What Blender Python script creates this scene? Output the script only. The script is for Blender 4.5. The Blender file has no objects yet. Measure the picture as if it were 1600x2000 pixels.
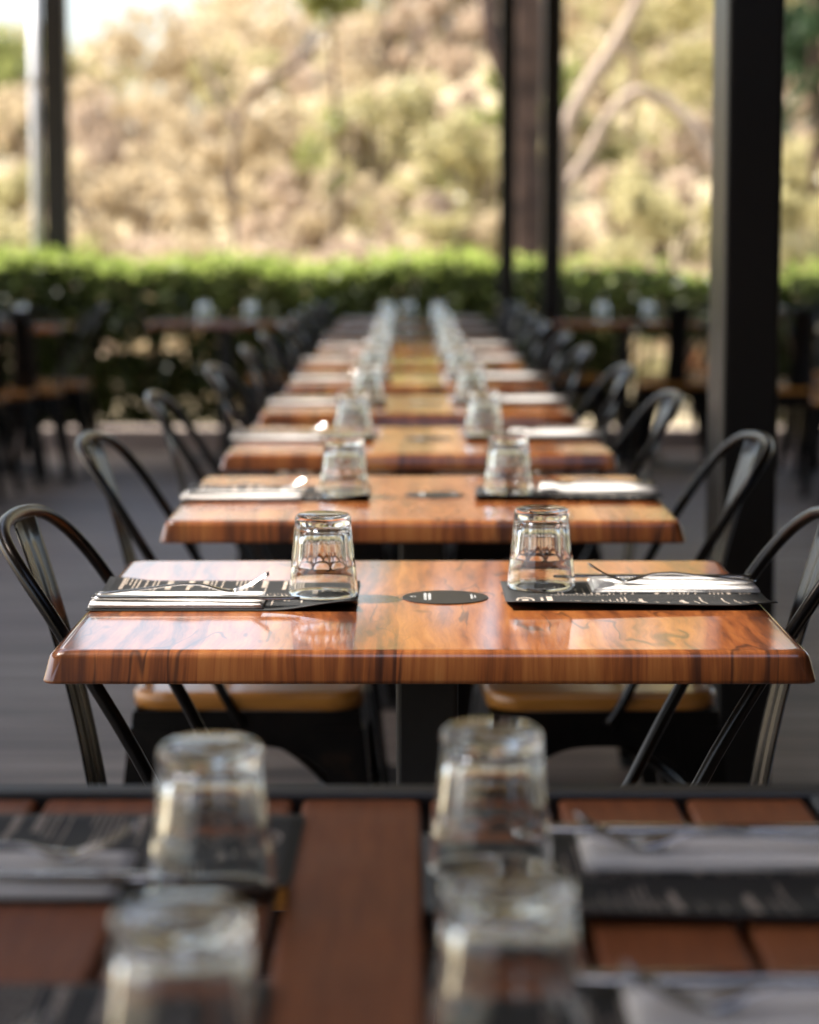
import bpy, math, random
import numpy as np
from mathutils import Vector, Matrix

R = math.radians
sc = bpy.context.scene

# ------------------------------------------------------------------ camera
cam_d = bpy.data.cameras.new('camera')
cam = bpy.data.objects.new('camera', cam_d)
sc.collection.objects.link(cam)
cam.location = (0, 0, 1.15)
cam.rotation_euler = (R(90) - math.atan(522 / 4400), 0, 0)
cam_d.sensor_fit = 'HORIZONTAL'
cam_d.sensor_width = 24
cam_d.lens = 66
cam_d.shift_x = 2 / 1600
cam_d.clip_start = 0.05
cam_d.clip_end = 6000
cam_d.dof.use_dof = True
cam_d.dof.focus_distance = 2.33
cam_d.dof.aperture_fstop = 3.25
cam_d.dof.aperture_blades = 0
sc.camera = cam

# ------------------------------------------------------------------ sky, sun, exposure
SUN_EL, SUN_AZ = 57, -82          # azimuth measured from +Y towards +X
w = bpy.data.worlds.new('World')
sc.world = w
w.use_nodes = True
nt = w.node_tree
sky = nt.nodes.new('ShaderNodeTexSky')
sky.sky_type = 'NISHITA'
sky.sun_disc = False
sky.sun_elevation = R(SUN_EL)
sky.sun_rotation = R(SUN_AZ)
sky.air_density = 1.0
sky.dust_density = 4.0
sky.ozone_density = 0.0
bg = nt.nodes['Background']
bg.inputs[1].default_value = 0.15
nt.links.new(sky.outputs[0], bg.inputs[0])
sl = bpy.data.lights.new('sun', 'SUN')
sl.energy = 4.6
sl.angle = R(0.9)
sl.color = (1.0, 0.955, 0.89)
sun = bpy.data.objects.new('sun', sl)
sc.collection.objects.link(sun)
SUN_DIR = Vector((math.sin(R(SUN_AZ)) * math.cos(R(SUN_EL)), math.cos(R(SUN_AZ)) * math.cos(R(SUN_EL)), math.sin(R(SUN_EL))))
sun.rotation_euler = SUN_DIR.to_track_quat('Z', 'Y').to_euler()
sc.view_settings.view_transform = 'Standard'
sc.view_settings.look = 'None'
sc.view_settings.gamma = 1
sc.view_settings.use_curve_mapping = False
sc.view_settings.exposure = 1.5
sc.render.engine = 'CYCLES'
sc.cycles.use_denoising = True
sc.cycles.max_bounces = 12
sc.cycles.transmission_bounces = 12
sc.cycles.glossy_bounces = 6
sc.cycles.diffuse_bounces = 5
sc.cycles.transparent_max_bounces = 8
sc.cycles.caustics_refractive = True
sc.cycles.caustics_reflective = True
sc.cycles.blur_glossy = 0.4
sc.cycles.sample_clamp_indirect = 25

# ------------------------------------------------------------------ helpers
COL = sc.collection


class NT:
    """small node-tree writer"""
    def __init__(self, name):
        self.m = bpy.data.materials.new(name)
        self.m.use_nodes = True
        self.t = self.m.node_tree
        self.b = self.t.nodes['Principled BSDF']
        self.out = self.t.nodes['Material Output']

    def n(self, typ, ins=None, **kw):
        x = self.t.nodes.new('ShaderNode' + typ)
        for k, v in kw.items():
            setattr(x, k, v)
        for k, v in (ins or {}).items():
            self.put(x.inputs[k], v)
        return x

    def put(self, sock, v):
        if hasattr(v, 'is_output'):
            self.t.links.new(v, sock)
        elif hasattr(v, 'outputs'):
            self.t.links.new(v.outputs[0], sock)
        else:
            sock.default_value = v

    def set(self, **kw):
        for k, v in kw.items():
            self.put(self.b.inputs[k.replace('_', ' ')], v)
        return self

    def math(self, op, a, b=0.0, c=0.0, clamp=False):
        x = self.n('Math', {0: a, 1: b, 2: c}, operation=op)
        x.use_clamp = clamp
        return x.outputs[0]

    def ramp(self, fac, stops, mode='LINEAR'):
        x = self.n('ValToRGB')
        x.color_ramp.interpolation = mode
        e = x.color_ramp.elements
        while len(e) < len(stops):
            e.new(0.5)
        for i, (p, c) in enumerate(stops):
            e[i].position = p
            e[i].color = (c[0], c[1], c[2], 1)
        self.put(x.inputs[0], fac)
        return x.outputs[0]

    def mix(self, fac, a, b, mode='MIX'):
        x = self.n('Mix', data_type='RGBA', blend_type=mode)
        self.put(x.inputs[0], fac)
        for s, v in ((x.inputs[6], a), (x.inputs[7], b)):
            if isinstance(v, tuple):
                v = (v[0], v[1], v[2], 1)
            self.put(s, v)
        return x.outputs[2]

    def coord(self, which='Object', scale=(1, 1, 1), loc=(0, 0, 0)):
        tc = self.n('TexCoord')
        mp = self.n('Mapping')
        self.put(mp.inputs[0], tc.outputs[which])
        mp.inputs['Scale'].default_value = scale
        self.put(mp.inputs['Location'], loc)
        return mp.outputs[0]

    def noise(self, vec, scale, detail=3, rough=0.55, dist=0.0):
        x = self.n('TexNoise', {'Scale': scale, 'Detail': detail, 'Roughness': rough, 'Distortion': dist})
        self.put(x.inputs['Vector'], vec)
        return x.outputs[0]

    def bump(self, h, strength=0.2, dist=0.01):
        x = self.n('Bump', {'Strength': strength, 'Distance': dist, 'Height': h})
        self.put(self.b.inputs['Normal'], x.outputs[0])
        return x.outputs[0]


def smooth(a, b, x):
    t = min(1, max(0, (x - a) / (b - a)))
    return t * t * (3 - 2 * t)


class MB:
    """collects faces, builds one mesh object"""
    def __init__(self):
        self.v, self.f, self.s = [], [], []

    def add(self, vs, fs, shade=False):
        o = len(self.v)
        self.v += [tuple(p) for p in vs]
        self.f += [tuple(i + o for i in q) for q in fs]
        self.s += [shade] * len(fs)
        return self

    def box(self, x0, x1, y0, y1, z0, z1):
        v = [(x, y, z) for z in (z0, z1) for y in (y0, y1) for x in (x0, x1)]
        return self.add(v, [(0, 2, 3, 1), (4, 5, 7, 6), (0, 1, 5, 4), (2, 6, 7, 3), (0, 4, 6, 2), (1, 3, 7, 5)])

    def loft(self, loops, cap=True, shade=False, closed=True):
        n = len(loops[0])
        v = [p for l in loops for p in l]
        f = []
        for i in range(len(loops) - 1):
            for j in range(n if closed else n - 1):
                k = (j + 1) % n
                f.append((i * n + j, i * n + k, (i + 1) * n + k, (i + 1) * n + j))
        o = len(self.v)
        self.add(v, f, shade)
        if cap:
            self.f.append(tuple(o + i for i in reversed(range(n))))
            self.f.append(tuple(o + (len(loops) - 1) * n + i for i in range(n)))
            self.s += [False, False]
        return self

    def tube(self, pts, rad, seg=10, flat=1.0, up=None):
        pts = [Vector(p) for p in pts]
        if not hasattr(rad, '__len__'):
            rad = [rad] * len(pts)
        loops = []
        ref = Vector(up) if up else Vector((0.13, 0.2, 1)).normalized()
        a_prev = None
        for i, p in enumerate(pts):
            d = (pts[min(i + 1, len(pts) - 1)] - pts[max(i - 1, 0)]).normalized()
            a = a_prev if a_prev is not None else ref
            a = (a - d * a.dot(d))
            if a.length < 1e-4:
                a = d.orthogonal()
            a.normalize()
            a_prev = a
            b = d.cross(a)
            loops.append([p + a * (rad[i] * math.cos(t)) * flat + b * (rad[i] * math.sin(t))
                          for t in [2 * math.pi * k / seg for k in range(seg)]])
        return self.loft(loops, True, True)

    def mesh(self, name, mat):
        me = bpy.data.meshes.new(name)
        me.from_pydata(self.v, [], self.f)
        me.polygons.foreach_set('use_smooth', self.s)
        me.update()
        if mat:
            me.materials.append(mat)
        return me

    def build(self, name, mat, parent=None):
        return link(name, self.mesh(name, mat), parent)


def link(name, me, parent=None, loc=None, rz=None):
    o = bpy.data.objects.new(name, me)
    COL.objects.link(o)
    if parent:
        o.parent = parent
    if loc:
        o.location = loc
    if rz is not None:
        o.rotation_euler.z = rz
    return o


def empty(name, loc=(0, 0, 0), rz=0):
    o = bpy.data.objects.new(name, None)
    COL.objects.link(o)
    o.location = loc
    o.rotation_euler.z = rz
    o.empty_display_size = 0.1
    return o


def tag(o, label=None, cat=None, group=None, kind=None):
    for k, v in (('label', label), ('category', cat), ('group', group), ('kind', kind)):
        if v:
            o[k] = v
    return o


KIDS = {}


def copy_tree(o, parent=None):
    c = o.copy()
    COL.objects.link(c)
    c.parent = parent
    for ch in o.children:
        copy_tree(ch, c)
    return c


def rrect(hx, hy, r, z, n=5, cx=0, cy=0):
    pts = []
    for sx, sy, a0 in ((1, 1, 0), (-1, 1, 90), (-1, -1, 180), (1, -1, 270)):
        for k in range(n + 1):
            a = R(a0 + 90 * k / n)
            pts.append((cx + sx * (hx - r) + r * math.cos(a), cy + sy * (hy - r) + r * math.sin(a), z))
    return pts


def spline(pts, n):
    """Catmull-Rom through points"""
    P = [Vector(p) for p in pts]
    P = [P[0] * 2 - P[1]] + P + [P[-1] * 2 - P[-2]]
    out = []
    m = len(P) - 3
    for i in range(m):
        a, b, c, d = P[i:i + 4]
        for k in range(n):
            t = k / n
            out.append(0.5 * ((2 * b) + (c - a) * t + (2 * a - 5 * b + 4 * c - d) * t * t + (3 * b - a - 3 * c + d) * t ** 3))
    out.append(P[-2])
    return out


# ------------------------------------------------------------------ materials
def wood_top():
    N = NT('lacquered_wood')
    oi = N.n('ObjectInfo')
    off = N.n('CombineXYZ')
    N.put(off.inputs[0], N.math('MULTIPLY', oi.outputs['Random'], 37.0))
    N.put(off.inputs[1], N.math('MULTIPLY', oi.outputs['Random'], 91.0))
    tc = N.n('TexCoord')
    add = N.n('VectorMath', operation='ADD')
    N.put(add.inputs[0], tc.outputs['Object'])
    N.put(add.inputs[1], off.outputs[0])
    P = add.outputs[0]

    def sc_(s):
        x = N.n('VectorMath', operation='MULTIPLY')
        N.put(x.inputs[0], P)
        x.inputs[1].default_value = s
        return x.outputs[0]
    # domain warp gives the figure its waves
    def warp(vec, src, amt):
        nz = N.n('TexNoise', {'Scale': 1.0, 'Detail': 2.0})
        N.put(nz.inputs['Vector'], src)
        q = N.n('VectorMath', operation='SUBTRACT')
        N.put(q.inputs[0], nz.outputs['Color'])
        q.inputs[1].default_value = (.5, .5, .5)
        r = N.n('VectorMath', operation='MULTIPLY_ADD')
        N.put(r.inputs[0], q.outputs[0])
        r.inputs[1].default_value = amt
        N.put(r.inputs[2], vec)
        return r.outputs[0]
    W1 = warp(P, sc_((5, 5, 3)), (.038, .05, .0))
    W2 = warp(W1, sc_((24, 22, 9)), (.008, .014, .0))

    def sw(v, s):
        x = N.n('VectorMath', operation='MULTIPLY')
        N.put(x.inputs[0], v)
        x.inputs[1].default_value = s
        return x.outputs[0]
    sep = N.n('SeparateXYZ', {0: warp(P, sc_((6, 3.2, 2)), (.03, .0, .0))})
    vor = N.n('TexVoronoi', {'Scale': 15.0, 'W': sep.outputs[0]}, voronoi_dimensions='1D')
    stave = N.n('SeparateColor', {0: vor.outputs['Color']}).outputs[0]
    fig = N.noise(sw(W1, (1, .17, .08)), 24.0, 4, .6)
    band = N.noise(sw(W2, (1, .09, .05)), 70.0, 4, .62)
    fine = N.noise(sw(W2, (1, .035, .03)), 330.0, 3, .6)
    t = N.math('ADD', N.math('MULTIPLY', stave, .36), .30)
    t = N.math('ADD', t, N.math('MULTIPLY', N.math('SUBTRACT', fig, .5), .95))
    t = N.math('ADD', t, N.math('MULTIPLY', N.math('SUBTRACT', band, .5), 1.05))
    t = N.math('ADD', t, N.math('MULTIPLY', N.math('SUBTRACT', fine, .5), .38))
    c = N.ramp(t, [(.05, (.050, .016, .009)), (.25, (.135, .040, .015)), (.45, (.265, .077, .021)), (.66, (.375, .128, .034)), (.95, (.46, .195, .062))])
    # thin dark mineral lines following the figure
    ln = N.noise(sw(W2, (1, .20, .10)), 15.0, 2, .5, .6)
    ridge = N.math('ABSOLUTE', N.math('SUBTRACT', ln, .5))
    gate = N.noise(sc_((1, .8, .3)), 8.0, 1)
    ridge = N.math('ADD', ridge, N.math('MULTIPLY', N.math('SUBTRACT', .53, gate, 0, True), .25))
    lfac = N.ramp(ridge, [(.005, (1, 1, 1)), (.020, (0, 0, 0))])
    c = N.mix(N.math('MULTIPLY', lfac, .75), c, (.040, .015, .010))
    # small dark knots with torn outlines
    kv = N.n('TexVoronoi', {'Scale': 4.6, 'Randomness': 1.0}, feature='F1')
    N.put(kv.inputs['Vector'], sw(W2, (1.7, .8, .2)))
    kd = N.math('ADD', kv.outputs['Distance'], N.math('MULTIPLY', N.math('SUBTRACT', band, .5), .16))
    kf = N.ramp(kd, [(.02, (1, 1, 1)), (.10, (0, 0, 0))])
    c = N.mix(N.math('MULTIPLY', kf, .8), c, (.05, .018, .011))
    N.set(Base_Color=c, Roughness=.32, Specular_IOR_Level=.4, Coat_Weight=1.0, Coat_Roughness=.075, Coat_IOR=1.62)
    N.bump(N.noise(sc_((1, .4, 1)), 55.0, 3), .03, .004)
    return N.m


def plank_wood():
    N = NT('brown_slat_wood')
    oi = N.n('ObjectInfo')
    v = N.coord('Object', (1, .08, 1))
    c = N.ramp(N.noise(v, 120, 4, .6), [(.25, (.155, .042, .013)), (.75, (.34, .100, .030))])
    c = N.mix(N.math('MULTIPLY', oi.outputs['Random'], .35), c, (.30, .12, .05))
    N.set(Base_Color=c, Roughness=N.math('ADD', N.math('MULTIPLY', N.noise(N.coord(), 9, 3), .3), .36), Specular_IOR_Level=.28)
    N.bump(N.noise(v, 160, 3), .12, .002)
    return N.m


def seat_wood():
    N = NT('honey_seat_wood')
    v = N.coord('Object', (.12, 1, 1))
    c = N.ramp(N.noise(v, 60, 4, .6, .6), [(.25, (.40, .15, .022)), (.75, (.58, .25, .045))])
    N.set(Base_Color=c, Roughness=.3, Coat_Weight=.6, Coat_Roughness=.15)
    return N.m


def chair_metal():
    N = NT('gunmetal_steel')
    v = N.coord()
    a = N.noise(v, 14, 4, .6)
    c = N.ramp(a, [(.35, (.008, .0075, .0075)), (.60, (.015, .0125, .011)), (.8, (.06, .033, .017))])
    N.set(Base_Color=c, Metallic=.75, Roughness=N.math('ADD', N.math('MULTIPLY', a, .22), .2), Coat_Weight=.35, Coat_Roughness=.2)
    N.bump(N.noise(v, 90, 3), .04, .002)
    return N.m


def plain(name, col, rough=.5, metal=0.0, var=.25, scale=8, bump=0, coat=0):
    N = NT(name)
    v = N.coord()
    d = tuple(x * (1 - var) for x in col)
    c = N.ramp(N.noise(v, scale, 4, .6), [(.3, d), (.7, col)])
    N.set(Base_Color=c, Roughness=rough, Metallic=metal, Coat_Weight=coat)
    if bump:
        N.bump(N.noise(v, scale * 6, 4), bump, .01)
    return N.m


def glass_mat():
    N = NT('clear_glass')
    g = N.n('BsdfGlass', {'Color': (.985, .995, .995, 1), 'Roughness': 0.0, 'IOR': 1.5})
    N.t.links.new(g.outputs[0], N.out.inputs[0])
    return N.m


def leaf_mat(name, stops, trans=.45, scale=3.0):
    N = NT(name)
    v = N.coord()
    n1 = N.noise(v, scale, 2, .6)
    n2 = N.noise(v, scale * 14, 1, .5)
    c = N.ramp(N.math('ADD', N.math('MULTIPLY', n1, .55), N.math('MULTIPLY', n2, .5)), stops)
    d = N.n('BsdfDiffuse', {'Color': c})
    tr = N.n('BsdfTranslucent', {'Color': c})
    gl = N.n('BsdfGlossy', {'Color': (.6, .6, .6, 1), 'Roughness': .35})
    m1 = N.n('MixShader', {0: trans, 1: d.outputs[0], 2: tr.outputs[0]})
    m2 = N.n('MixShader', {0: .025, 1: m1.outputs[0], 2: gl.outputs[0]})
    N.t.links.new(m2.outputs[0], N.out.inputs[0])
    return N.m


def deck_mat():
    N = NT('grey_deck')
    v = N.coord('Object', (.16, 1.4, 1))
    a = N.noise(v, 5, 5, .65)
    c = N.ramp(a, [(.3, (.070, .056, .045)), (.5, (.168, .140, .117)), (.70, (.36, .31, .265))])
    p = N.coord('Object')
    big = N.noise(p, 1.2, 3)
    c = N.mix(N.ramp(big, [(.4, (0, 0, 0)), (.65, (1, 1, 1))]), c, N.mix(.6, c, (.13, .095, .08)))
    sep = N.n('SeparateXYZ', {0: p})
    y = N.math('FRACT', N.math('MULTIPLY', sep.outputs[1], 1 / .138))
    gap = N.math('LESS_THAN', y, .07)
    c = N.mix(gap, c, (.02, .018, .017))
    N.set(Base_Color=c, Roughness=.55)
    N.bump(N.math('SUBTRACT', a, N.math('MULTIPLY', gap, 1.0)), .25, .004)
    return N.m


def ground_mat():
    N = NT('dry_ground')
    v = N.coord()
    a = N.noise(v, .35, 5, .6)
    b = N.noise(v, 4.0, 4, .6)
    c = N.ramp(N.math('ADD', N.math('MULTIPLY', a, .6), N.math('MULTIPLY', b, .4)),
               [(.3, (.23, .185, .105)), (.45, (.30, .245, .15)), (.58, (.345, .29, .19)), (.72, (.28, .26, .13))])
    N.set(Base_Color=c, Roughness=.95, Specular_IOR_Level=.1)
    N.bump(b, .5, .1)
    return N.m


M = dict(
    wood=wood_top(), plank=plank_wood(), seat=seat_wood(), metal=chair_metal(), glass=glass_mat(), deck=deck_mat(), ground=ground_mat(),
    black=plain('black_powder_coat', (.022, .021, .021), .45, .0, .3, 20, .03),
    post=plain('charcoal_paint', (.009, .0082, .008), .38, .0, .3, 3, .05),
    pipe=plain('galvanised_pipe', (.55, .56, .57), .4, .3, .15, 6),
    mat=plain('black_card', (.010, .0095, .009), .62, 0, .3, 30, .02),
    ink=plain('cream_ink', (.46, .38, .31), .6, 0, .25, 60),
    ink2=plain('pale_ink', (.42, .42, .41), .6, 0, .2, 60),
    disc=plain('charcoal_sticker', (.018, .018, .018), .35, 0, .2, 40),
    napkin=plain('white_paper_napkin', (.76, .72, .68), .9, 0, .06, 40, .25),
    steel=plain('polished_cutlery_steel', (.55, .54, .53), .16, 1.0, .1, 30),
    rubber=plain('black_rubber', (.02, .02, .02), .8),
    wall=plain('light_block_dark', (.035, .028, .023), .85, 0, .3, 4, .2),
    kerb=plain('timber_kerb', (.42, .34, .30), .8, 0, .4, 5, .3),
    roof=plain('roof_sheet', (.16, .13, .10), .6, 0, .1, 2),
    bark_dark=plain('brown_bark', (.13, .08, .058), .95, 0, .85, 5.0, .6),
    bark_pale=plain('pink_gum_bark', (.46, .36, .28), .8, 0, .35, 2.5, .3),
    twig=plain('twig_bark', (.20, .14, .10), .9, 0, .5, 6, .3),
)
M['hedge'] = leaf_mat('hedge_leaf', [(.30, (.014, .020, .006)), (.5, (.028, .040, .010)), (.66, (.065, .085, .020)), (.8, (.085, .055, .030))], .25, 1.6)
M['hedge_sun_tint'] = leaf_mat('hedge_sun_tint_leaf', [(.3, (.24, .33, .06)), (.7, (.42, .49, .13))], .5, 2)  # sunlight on the hedge top, put into a brighter leaf colour
M['tan'] = leaf_mat('dry_brush_leaf', [(.3, (.44, .35, .215)), (.5, (.54, .44, .285)), (.7, (.62, .53, .36))], .55, .9)
M['pinkish'] = leaf_mat('pinkish_brush_leaf', [(.3, (.43, .33, .23)), (.5, (.53, .42, .31)), (.7, (.61, .50, .39))], .55, .9)
M['olive'] = leaf_mat('olive_leaf', [(.3, (.35, .315, .155)), (.5, (.46, .415, .21)), (.7, (.56, .50, .28))], .5, .9)
M['green'] = leaf_mat('mid_green_leaf', [(.3, (.16, .19, .06)), (.5, (.26, .28, .09)), (.7, (.37, .38, .14))], .5, .9)
M['dark'] = leaf_mat('dark_green_leaf', [(.3, (.018, .035, .016)), (.5, (.035, .065, .028)), (.7, (.06, .10, .04))], .3, .9)
M['orange'] = leaf_mat('orange_leaf', [(.3, (.45, .17, .06)), (.7, (.62, .30, .12))], .45, .9)

# ------------------------------------------------------------------ setting: ground, deck, roof
def hill_h(x, y):
    crest = 3.5 + 3.2 * smooth(-6.5, 5, x)
    h = crest * smooth(21, 52, y) * (1 - .5 * smooth(70, 180, y))
    h += .18 * math.sin(x * .7 + y * .31) * smooth(20, 30, y) + .12 * math.sin(x * 1.9 - y * .83) * smooth(20, 30, y)
    return h - .12


xs = [-3000, -700, -200] + [x * 1.5 for x in range(-48, 49)] + [200, 700, 3000]
ys = [-3000, -400, -60] + [y * 1.5 for y in range(-4, 100)] + [200, 400, 900, 3000]
g = MB()
nx = len(xs)
g.add([(x, y, hill_h(x, y)) for y in ys for x in xs],
      [(j * nx + i, j * nx + i + 1, (j + 1) * nx + i + 1, (j + 1) * nx + i) for j in range(len(ys) - 1) for i in range(nx - 1)], True)
tag(g.build('ground', M['ground']), 'sunlit dry slope rising behind the hedge', None, None, 'structure')
d = MB().box(-5.2, 5.2, -3.0, 12.62, -.115, 0)
tag(d.build('deck_floor', M['deck']), 'dark grey boarded terrace floor under the tables', None, None, 'structure')
k = MB()
k.loft([rrect(5.4, .07, .012, z, 3, 0, 12.705) for z in (-.11, .115)] + [rrect(5.395, .062, .012, .125, 3, 0, 12.705)])
tag(k.build('kerb', M['kerb']), 'low brownish timber edging between terrace and hedge', None, None, 'structure')

ROOF_Z = 3.0
TY = [2.193 + 1.06 * i + .333 for i in range(10)]      # table centres along the row
TX = .021
# unseen terrace roof; openings added so the sun lands on the front tables
def shift(z):
    t = (ROOF_Z - z) / SUN_DIR.z
    return SUN_DIR.x * t, SUN_DIR.y * t


dx, dy = shift(.75)
hx0, hx1 = TX - .40 + dx, TX + .36 + dx
roof = MB()
y0 = -1.95
xl, xr = -5.0, 4.6
roof.box(xl, hx0, y0, 12.9, ROOF_Z, ROOF_Z + .06)
RX0, RX1, RY0, RY1 = -.35, 1.45, .15, 1.62      # larger opening, added to light the foreground table from above
roof.box(hx1, RX0, y0, 12.9, ROOF_Z, ROOF_Z + .06)
roof.box(RX0, RX1, y0, RY0, ROOF_Z, ROOF_Z + .06)
roof.box(RX0, RX1, RY1, 12.9, ROOF_Z, ROOF_Z + .06)
roof.box(RX1, xr, y0, 12.9, ROOF_Z, ROOF_Z + .06)
cur = y0
for i, ty in enumerate(TY[:7]):
    a, b = ty - .325 + dy, ty + .325 + dy
    roof.box(hx0, hx1, cur, a, ROOF_Z, ROOF_Z + .06)
    cur = b
roof.box(hx0, hx1, cur, 12.9, ROOF_Z, ROOF_Z + .06)
tag(roof.build('roof', M['roof']), 'unseen flat terrace roof with openings added to let light onto the tables', None, None, 'structure')


wall = MB()
wall.box(-2.2, 4.75, -2.2, -2.0, -.1, 3.4)  # unseen, added to cut the light from behind the camera
tag(wall.build('light_block_wall_rear', M['wall']), 'unseen dark wall added behind the camera to block light', 'wall')
wall = MB()
wall.box(4.62, 4.80, -1.99, 7.5, -.1, 3.4)  # unseen, added so that light comes mainly from the left
tag(wall.build('light_block_wall_right', M['wall']), 'unseen dark wall added out of frame right to block light', 'wall')


def post(x, y, wd, z1, label, group='dark roof posts', z0=0.0, dp=None):
    m = MB()
    h = wd / 2
    hd = (dp or wd) / 2
    m.loft([rrect(h, hd, wd * .08, z, 3) for z in (z0, z1)])
    o = m.build('roof_post', M['post'])
    o.location = (x, y, 0)
    p = MB().loft([rrect(h + .045, hd + .045, .01, z, 2) for z in (z0 + .001, z0 + .011)])
    p.build('base_plate', M['post'], o)
    for sx in (-1, 1):
        for sy in (-1, 1):
            b = MB().loft([[((h + .025) * sx + .009 * math.cos(R(60 * q)), (hd + .025) * sy + .009 * math.sin(R(60 * q)), z) for q in range(6)] for z in (z0 + .0105, z0 + .021)])
            b.build('bolt', M['pipe'], o)
    tag(o, label, 'post', group)
    return o


post(.633, 4.27, .106, ROOF_Z, 'thick charcoal post right of the long table row, nearest of all posts', dp=.2)
post(.785, 12.42, .108, ROOF_Z, 'thin dark post at the far end, right one of the close pair')
post(.542, 12.50, .088, ROOF_Z, 'thinnest dark post at the far end, left one of the close pair')
post(-2.10, 13.62, .14, ROOF_Z, 'dark post standing in the hedge at upper left', z0=-.12)
pp = MB().tube([(0, 0, -.12), (0, 0, 1.5), (0, 0, 2.95)], .036, 14)
dp = tag(pp.build('downpipe', M['pipe']), 'pale grey downpipe beside the dark post at upper left', 'pipe')
dp.location = (-2.215, 13.58, 0)
for z in (.9, 2.1):
    MB().loft([[(.043 * math.cos(R(24 * q)), .043 * math.sin(R(24 * q)), zz) for q in range(15)] for zz in (z, z + .03)]).build('bracket', M['pipe'], dp)

# ------------------------------------------------------------------ leaf meshes
def leaf_mesh(name, clumps, size, mat, seed, up=.35, shell=.5):
    """clumps: (x,y,z, rx,ry,rz, n); many small pointed leaves spread through ellipsoid clumps"""
    rg = np.random.default_rng(seed)
    P = []
    for (x, y, z, rx, ry, rz, n) in clumps:
        dd = rg.normal(size=(n, 3))
        dd /= np.linalg.norm(dd, axis=1)[:, None]
        r = rg.random(n) ** shell
        P.append(dd * r[:, None] * np.array([rx, ry, rz]) + np.array([x, y, z]))
    P = np.concatenate(P)
    return leaves_at(name, P, size, mat, rg, up)


def leaves_at(name, P, size, mat, rg, up=.35):
    n = len(P)
    nm = rg.normal(size=(n, 3))
    nm[:, 2] += up * 2
    nm /= np.linalg.norm(nm, axis=1)[:, None]
    a = np.cross(nm, rg.normal(size=(n, 3)))
    a /= np.linalg.norm(a, axis=1)[:, None] + 1e-9
    b = np.cross(nm, a)
    s = size * (.6 + .8 * rg.random(n))[:, None]
    V = np.empty((n, 4, 3))
    V[:, 0] = P - a * s * .62
    V[:, 1] = P + b * s * .33 + nm * s * .06
    V[:, 2] = P + a * s * .62 - nm * s * .10
    V[:, 3] = P - b * s * .33 + nm * s * .06
    me = bpy.data.meshes.new(name)
    me.vertices.add(n * 4)
    me.vertices.foreach_set('co', V.reshape(-1))
    me.loops.add(n * 4)
    me.loops.foreach_set('vertex_index', np.arange(n * 4, dtype=np.int32))
    me.polygons.add(n)
    me.polygons.foreach_set('loop_start', np.arange(0, n * 4, 4, dtype=np.int32))
    me.update(calc_edges=True)
    me.materials.append(mat)
    return me


# ------------------------------------------------------------------ hedge
rg = np.random.default_rng(5)
def hedge_points(n, y0, y1):
    x = rg.uniform(-8, 8, n)
    topz = 1.02 + .022 * np.sin(x * 2.1) + .025 * np.sin(x * 5.3 + 1) - .05 * (x > .9)
    z = .06 + (topz - .06) * rg.random(n) ** .85
    y = rg.uniform(y0, y1, n)
    keep = np.ones(n, bool)
    low = z < .34 + .06 * np.sin(x * 7)
    thin = .95 + .05 * np.sin(x * 3.3 + .6)
    keep &= ~(low & (rg.random(n) > thin))
    keep &= ~((x > 1.30) & (x < 2.0) & (z < .60))
    keep &= ~((x > -1.85) & (x < -1.30) & (z > .50) & (z < .585) & (rg.random(n) > .15))
    return np.stack([x, y, z], 1)[keep]


hedge = tag(empty('hedge', (0, 0, 0)), 'long clipped green hedge along the far edge of the terrace', 'hedge')
o = link('foliage', leaves_at('hedge_foliage', hedge_points(82000, 12.95, 14.0), .062, M['hedge'], rg, .3), hedge)
o['kind'] = 'stuff'
xx = rg.uniform(-8, 8, 9000)
tz = 1.03 + .022 * np.sin(xx * 2.1) + .025 * np.sin(xx * 5.3 + 1) - .05 * (xx > .9) + rg.normal(0, .035, 9000)
keep = (xx < .5) | (rg.random(9000) < .25)
o = link('sun_tinted_top', leaves_at('hedge_sun_tinted_top', np.stack([xx, rg.uniform(12.95, 14.1, 9000), tz], 1)[keep], .06, M['hedge_sun_tint'], rg, .5), hedge)  # brighter leaves that paint the sunlit top, fewer towards the right
o['kind'] = 'stuff'
st = MB()
rnd = random.Random(3)
for i in range(150):
    x = -8 + 16 * (i + rnd.random()) / 150
    y = rnd.uniform(13.1, 13.9)
    st.tube([(x, y, -.12), (x + rnd.uniform(-.06, .06), y, .35), (x + rnd.uniform(-.2, .2), y + rnd.uniform(-.1, .1), .95)], [.016, .012, .004], 5)
o = st.build('stems', M['twig'], hedge)
o['kind'] = 'stuff'

# ------------------------------------------------------------------ trees and bushes on the slope
F, CXP, TH = 4400.0, 798.0, math.atan(522 / 4400)


def at(u, v, dist):
    """world point seen at photo pixel (u, v) standing dist metres ahead"""
    a, b = (u - CXP) / F, (1000 - v) / F
    dirv = Vector((a, math.cos(TH) + b * math.sin(TH), b * math.cos(TH) - math.sin(TH)))
    return Vector((0, 0, 1.15)) + dirv * (dist / dirv.y)


def bush_mesh(seed, mat, n=2000):
    rr = random.Random(seed)
    cl = []
    for i in range(26):
        a = rr.random() * 6.28
        r = rr.random() ** .5
        z = .1 + 1.05 * rr.random() ** 1.3
        q = rr.uniform(.12, .27)
        cl.append((r * math.cos(a) * (1.2 - .6 * z), r * math.sin(a) * (1.2 - .6 * z), z, q, q, q * .9, n // 26))
    return leaf_mesh('bush_foliage', cl, .10, mat, seed, .3, .7)


def bush_stems(seed):
    rr = random.Random(seed)
    m = MB()
    for i in range(7):
        a = rr.random() * 6.28
        r = rr.uniform(.3, .7)
        m.tube([(.05 * math.cos(a), .05 * math.sin(a), -.15), (r * .4 * math.cos(a), r * .4 * math.sin(a), .4), (r * math.cos(a), r * math.sin(a), .95)], [.03, .022, .006], 5)
    return m.mesh('bush_stems', M['twig'])


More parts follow.
